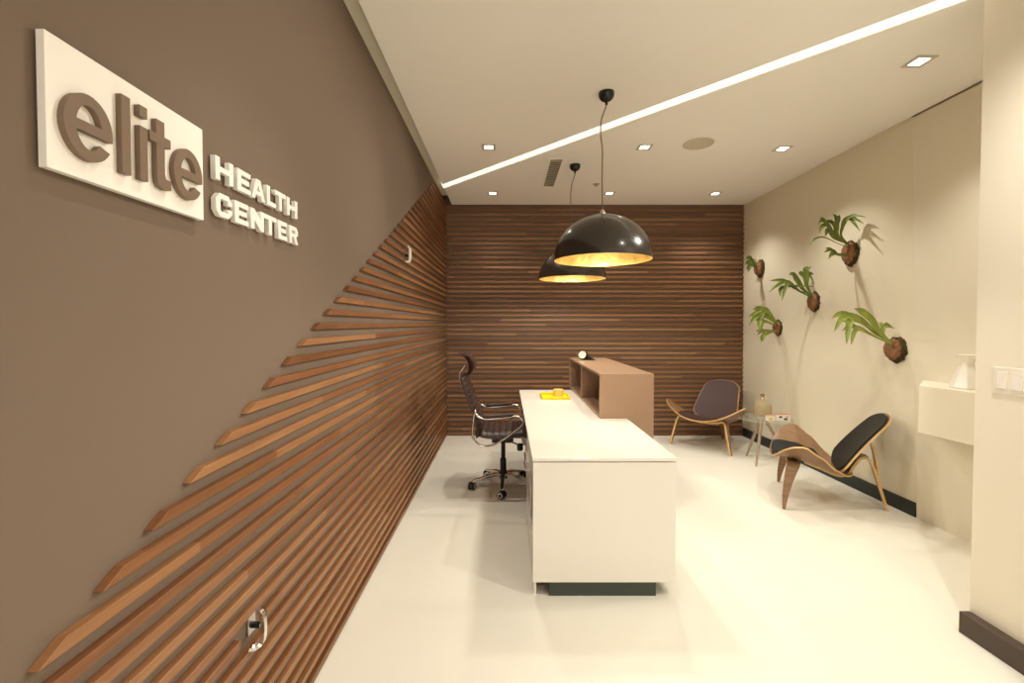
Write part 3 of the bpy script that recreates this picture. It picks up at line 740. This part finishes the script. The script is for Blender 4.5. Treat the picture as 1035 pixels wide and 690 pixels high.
# ------------------------------------------------------------------ console and vase at the right
cs = MB().prism([(2.758, 2.968), (2.83, 2.30), (3.06, 2.30), (3.06, 3.262)], .735, 1.05).build('wall_console', mat='cream2', bevel=.001)
tag(cs, 'pale box-shaped ledge fixed to the right wall below the white vase', 'console')
o = MB().lathe([(.080, 0), (.084, .006), (.060, .085), (.033, .150), (.030, .162), (.054, .205), (.057, .215), (.050, .215), (.028, .165), (.02, .16)], (2.945, 2.84, 1.0502), 8).build('vase', mat='ceramic', bevel=.002)
tag(o, 'white faceted vase with a flared neck on the wall ledge', 'vase')

# ------------------------------------------------------------------ light switch
sw = empty('light_switch', (NX, 1.905, 1.21), 0, 'ivory three-gang light switch plate on the near right wall', 'light switch')
MB().box(-.006, 0, -.102, .102, -.060, .060).build('plate', sw, 'plate', bevel=.003)
for y in (.062, 0, -.062):
    MB().box(-.0085, -.006, y-.024, y+.024, -.041, .041).build('bezel', sw, 'plate', bevel=.001)
    MB().prism([(-.0085, -.034), (-.015, -.034), (-.0095, .034), (-.0085, .034)], y-.018, y+.018, 'xz').build('rocker', sw, 'ceramic', bevel=.0008)

# ------------------------------------------------------------------ staghorn ferns on bark mounts
NAMES = ['small fern on a bark mount in the far corner against the back slats',
         'highest fern on a mossy mount, one leaf arching over to the right',
         'middle fern on a bark mount with a broad upright leaf pair',
         'bushy low fern on a dark mount with drooping leaves, left of the others',
         'lowest and nearest fern, long leaves sweeping left from a round bark mount']
RAD = [(.088, .104), (.088, .110), (.080, .102), (.072, .092), (.092, .097)]
def leaf_mesh(pts, w, fork, seed):
    rnd = random.Random(seed); b = MB()
    P = smooth_path(pts, 6); n = len(P)-1
    face = Vector((-.25, -1, .35)).normalized()
    def ribbon(Q, ws, tw=0.):
        vs = []; m = len(Q)
        for i, p in enumerate(Q):
            tg = (Q[min(i+1, m-1)]-Q[max(i-1, 0)]).normalized(); sd = tg.cross(face)
            if sd.length < 1e-4: sd = Vector((1, 0, 0))
            sd.normalize(); nn = sd.cross(tg)
            h = ws[i]/2
            for s, dpt in ((-1, .18), (-.5, .04), (0, -.05), (.5, .04), (1, .18)):
                vs.append(p+sd*h*s+nn*h*dpt*2+sd*0)
        k = len(vs); th = .0016
        vs2 = [Vector(v)-face*th for v in vs]
        fs = []
        for i in range(m-1):
            for j in range(4):
                a = i*5+j; fs.append((a, a+1, a+6, a+5)); fs.append((k+a+5, k+a+6, k+a+1, k+a))
            a = i*5; fs.append((a+5, k+a+5, k+a, a)); a += 4; fs.append((a, k+a, k+a+5, a+5))
        fs += [(0, 1, 2, 3, 4, k+4, k+3, k+2, k+1, k)]
        e = (m-1)*5; fs += [(e+4, e+3, e+2, e+1, e, k+e, k+e+1, k+e+2, k+e+3, k+e+4)]
        b.add(vs+vs2, fs)
    cut = n if fork == 'n' else int(n*.66)
    ws = []
    for i in range(cut+1):
        t = i/n
        if fork == 'n': ws.append(w*(.22+.78*math.sin(math.pi*min(1, t*.62+.02))**1.2)*(1 if t < .75 else max(.08, 1-((t-.75)/.25)**1.5)))
        else: ws.append(w*(.22+1.05*(t/.66)**1.3))
    ribbon(P[:cut+1], ws)
    if fork != 'n':
        base = P[cut]; tg = (P[cut]-P[cut-1]).normalized(); sd = tg.cross(face).normalized(); L = (P[n]-base).length+.02
        m = 7
        spread = ((-.34, 1.), (.36, .8), (.0, 1.)) if fork == 'e' else ((-.46, .72), (.02, 1.), (.44, .75))
        for sp_, ln in spread:
            ln *= L*(.9+.25*rnd.random()); Q = []; W = []
            for i in range(m):
                t = i/(m-1); along = P[min(n, cut+int(t*(n-cut)))]
                q = base+(along-base)*ln/L+sd*(w*.30*(1 if sp_ > 0 else -1 if sp_ < 0 else 0)*1.0+sp_*L*t*.9)+Vector((0, 0, -.02*t*t))
                Q.append(q); W.append(w*(.66+.1*math.sin(3*t))*(1-t**2.2)+.003)
            Q[0] = base-tg*.006+sd*w*.28*(1 if sp_ > 0 else -1 if sp_ < 0 else 0)
            ribbon(Q, W)
    return b
for i, ((bx, by, bz), leaves) in enumerate(PLANTS):
    wx = wall_x(by, bz)
    e = empty('staghorn_fern', (wx, by, bz), 0, NAMES[i], 'wall plant', 'ferns mounted on the right wall')
    rx, rz_ = RAD[i]; rnd = random.Random(i+3)
    # mossy mount: lumpy dome against the wall
    def dome(rad, x0, x1, lump, m, name, flat=False):
        b = MB(); nr, nc = 9, 28; vs = []; fs = []
        for a in range(nr+1):
            f = a/nr; ph = f*math.pi/2
            rr = math.cos(ph)**(.5 if flat else .75); xx = x0+(x1-x0)*math.sin(ph)
            for c_ in range(nc):
                th = 2*math.pi*c_/nc; l = 1+lump*(rnd.random()-.5)
                l *= 1+.10*max(0, -math.sin(th))**4
                vs.append((xx+lump*.015*(rnd.random()-.5), math.cos(th)*rad[0]*max(rr, .02)*l, math.sin(th)*rad[1]*max(rr, .02)*l))
        for a in range(nr):
            for c_ in range(nc): fs.append((a*nc+c_, a*nc+(c_+1) % nc, (a+1)*nc+(c_+1) % nc, (a+1)*nc+c_))
        fs += [tuple(range(nc))[::-1], tuple(range(nr*nc, nr*nc+nc))]
        return b.add(vs, fs).build(name, e, m, smooth=True, angle=80)
    dome((rx, rz_), 0, -.060, .24, 'moss', 'mount')
    dome((rx*.80, rz_*.80), -.034, -.074, .10, 'bark', 'bark_disc', True)
    for j, (w, fk, pts) in enumerate(leaves):
        loc = [(p[0]-wx, p[1]-by, p[2]-bz) for p in pts]
        loc[0] = (-.05, loc[0][1]*.6-.02, loc[0][2]*.8)
        leaf_mesh(loc, w*1.35, fk, i*20+j).build('frond', e, 'leaf2' if (i in (3, 4)) else 'leaf', smooth=True, angle=60)

# ------------------------------------------------------------------ lights
def spot(x, y, power, deg=110, col=(1, .96, .86), size=.026, tilt=(0, 0)):
    L = bpy.data.lights.new('downlight_beam', 'SPOT'); L.energy = power; L.color = col
    L.spot_size = R(deg); L.spot_blend = .85; L.shadow_soft_size = size
    o = bpy.data.objects.new('downlight_beam', L); COL.objects.link(o); o.location = (x, y, CH-.02)
    o.rotation_euler = (R(tilt[0]), R(tilt[1]), 0)
for x, y, p in [(-.155, 3.908, 62), (-.163, 5.27, 36), (1.20, 3.908, 60), (1.209, 5.27, 46), (2.462, 5.288, 54), (2.421, 3.941, 52), (2.419, 2.646, 50)]:
    spot(x, y, p)
# added unseen downlights near and behind the camera, brightening pier and desk front
for x, y, p in [(1.7, 1.35, 85), (1.7, .2, 45), (1.7, -1.0, 20)]:
    downlight(x, y, 'added unseen square downlight above the near part of the room'); spot(x, y, p, 140)
for x, y, p in [(-.155, 1.35, 45), (-.155, .2, 10)]:  # also added: steep unseen downlights, keeping the left slat gaps dark
    downlight(x, y, 'added unseen square downlight above the near part of the room'); spot(x, y, p, 84)
# extra beams added at two right-hand downlights to brighten sign, slats and left wall
def aimed(x, y, target, power, deg):
    L = bpy.data.lights.new('aimed_fill_beam', 'SPOT'); L.energy = power; L.color = (1, .95, .84); L.spot_size = R(deg); L.spot_blend = .9; L.shadow_soft_size = .09
    o = bpy.data.objects.new('aimed_fill_beam', L); COL.objects.link(o); o.location = (x, y, CH-.02)
    o.rotation_euler = (Vector(target)-Vector(o.location)).to_track_quat('-Z', 'Y').to_euler()
aimed(2.419, 2.646, (-.8, 1.9, 1.65), 250, 52)
aimed(2.421, 3.941, (-.8, 3.2, 2.2), 150, 38)
# added fill light from behind the camera, set in the added rear glazing
L = bpy.data.lights.new('rear_fill_light', 'AREA'); L.shape = 'RECTANGLE'; L.size = WX1-WX0-.1; L.size_y = WZ1-WZ0-.1
L.energy = 45; L.color = (1, .95, .88)
o = bpy.data.objects.new('rear_fill_light', L); COL.objects.link(o); o.location = ((WX0+WX1)/2, REAR-.02, (WZ0+WZ1)/2); o.rotation_euler = (R(90), 0, 0)
w = bpy.data.worlds.new('World'); S.world = w; w.use_nodes = True
w.node_tree.nodes['Background'].inputs[0].default_value = (1, .9, .75, 1)
w.node_tree.nodes['Background'].inputs[1].default_value = .2

# ------------------------------------------------------------------ camera
cam = bpy.data.cameras.new('camera'); co = bpy.data.objects.new('camera', cam); COL.objects.link(co)
cam.sensor_fit = 'HORIZONTAL'; cam.sensor_width = 36; cam.lens = 450/1035*36
cam.shift_x = (517.5-512)/1035; cam.shift_y = -(345-337.71)/1035
cam.clip_start = .02
co.location = (0, 0, 1.46); co.rotation_euler = (R(90-1.3), 0, 0)
S.camera = co
S.view_settings.view_transform = 'Standard'; S.view_settings.look = 'None'
S.view_settings.exposure = .10; S.view_settings.gamma = 1; S.view_settings.use_curve_mapping = False
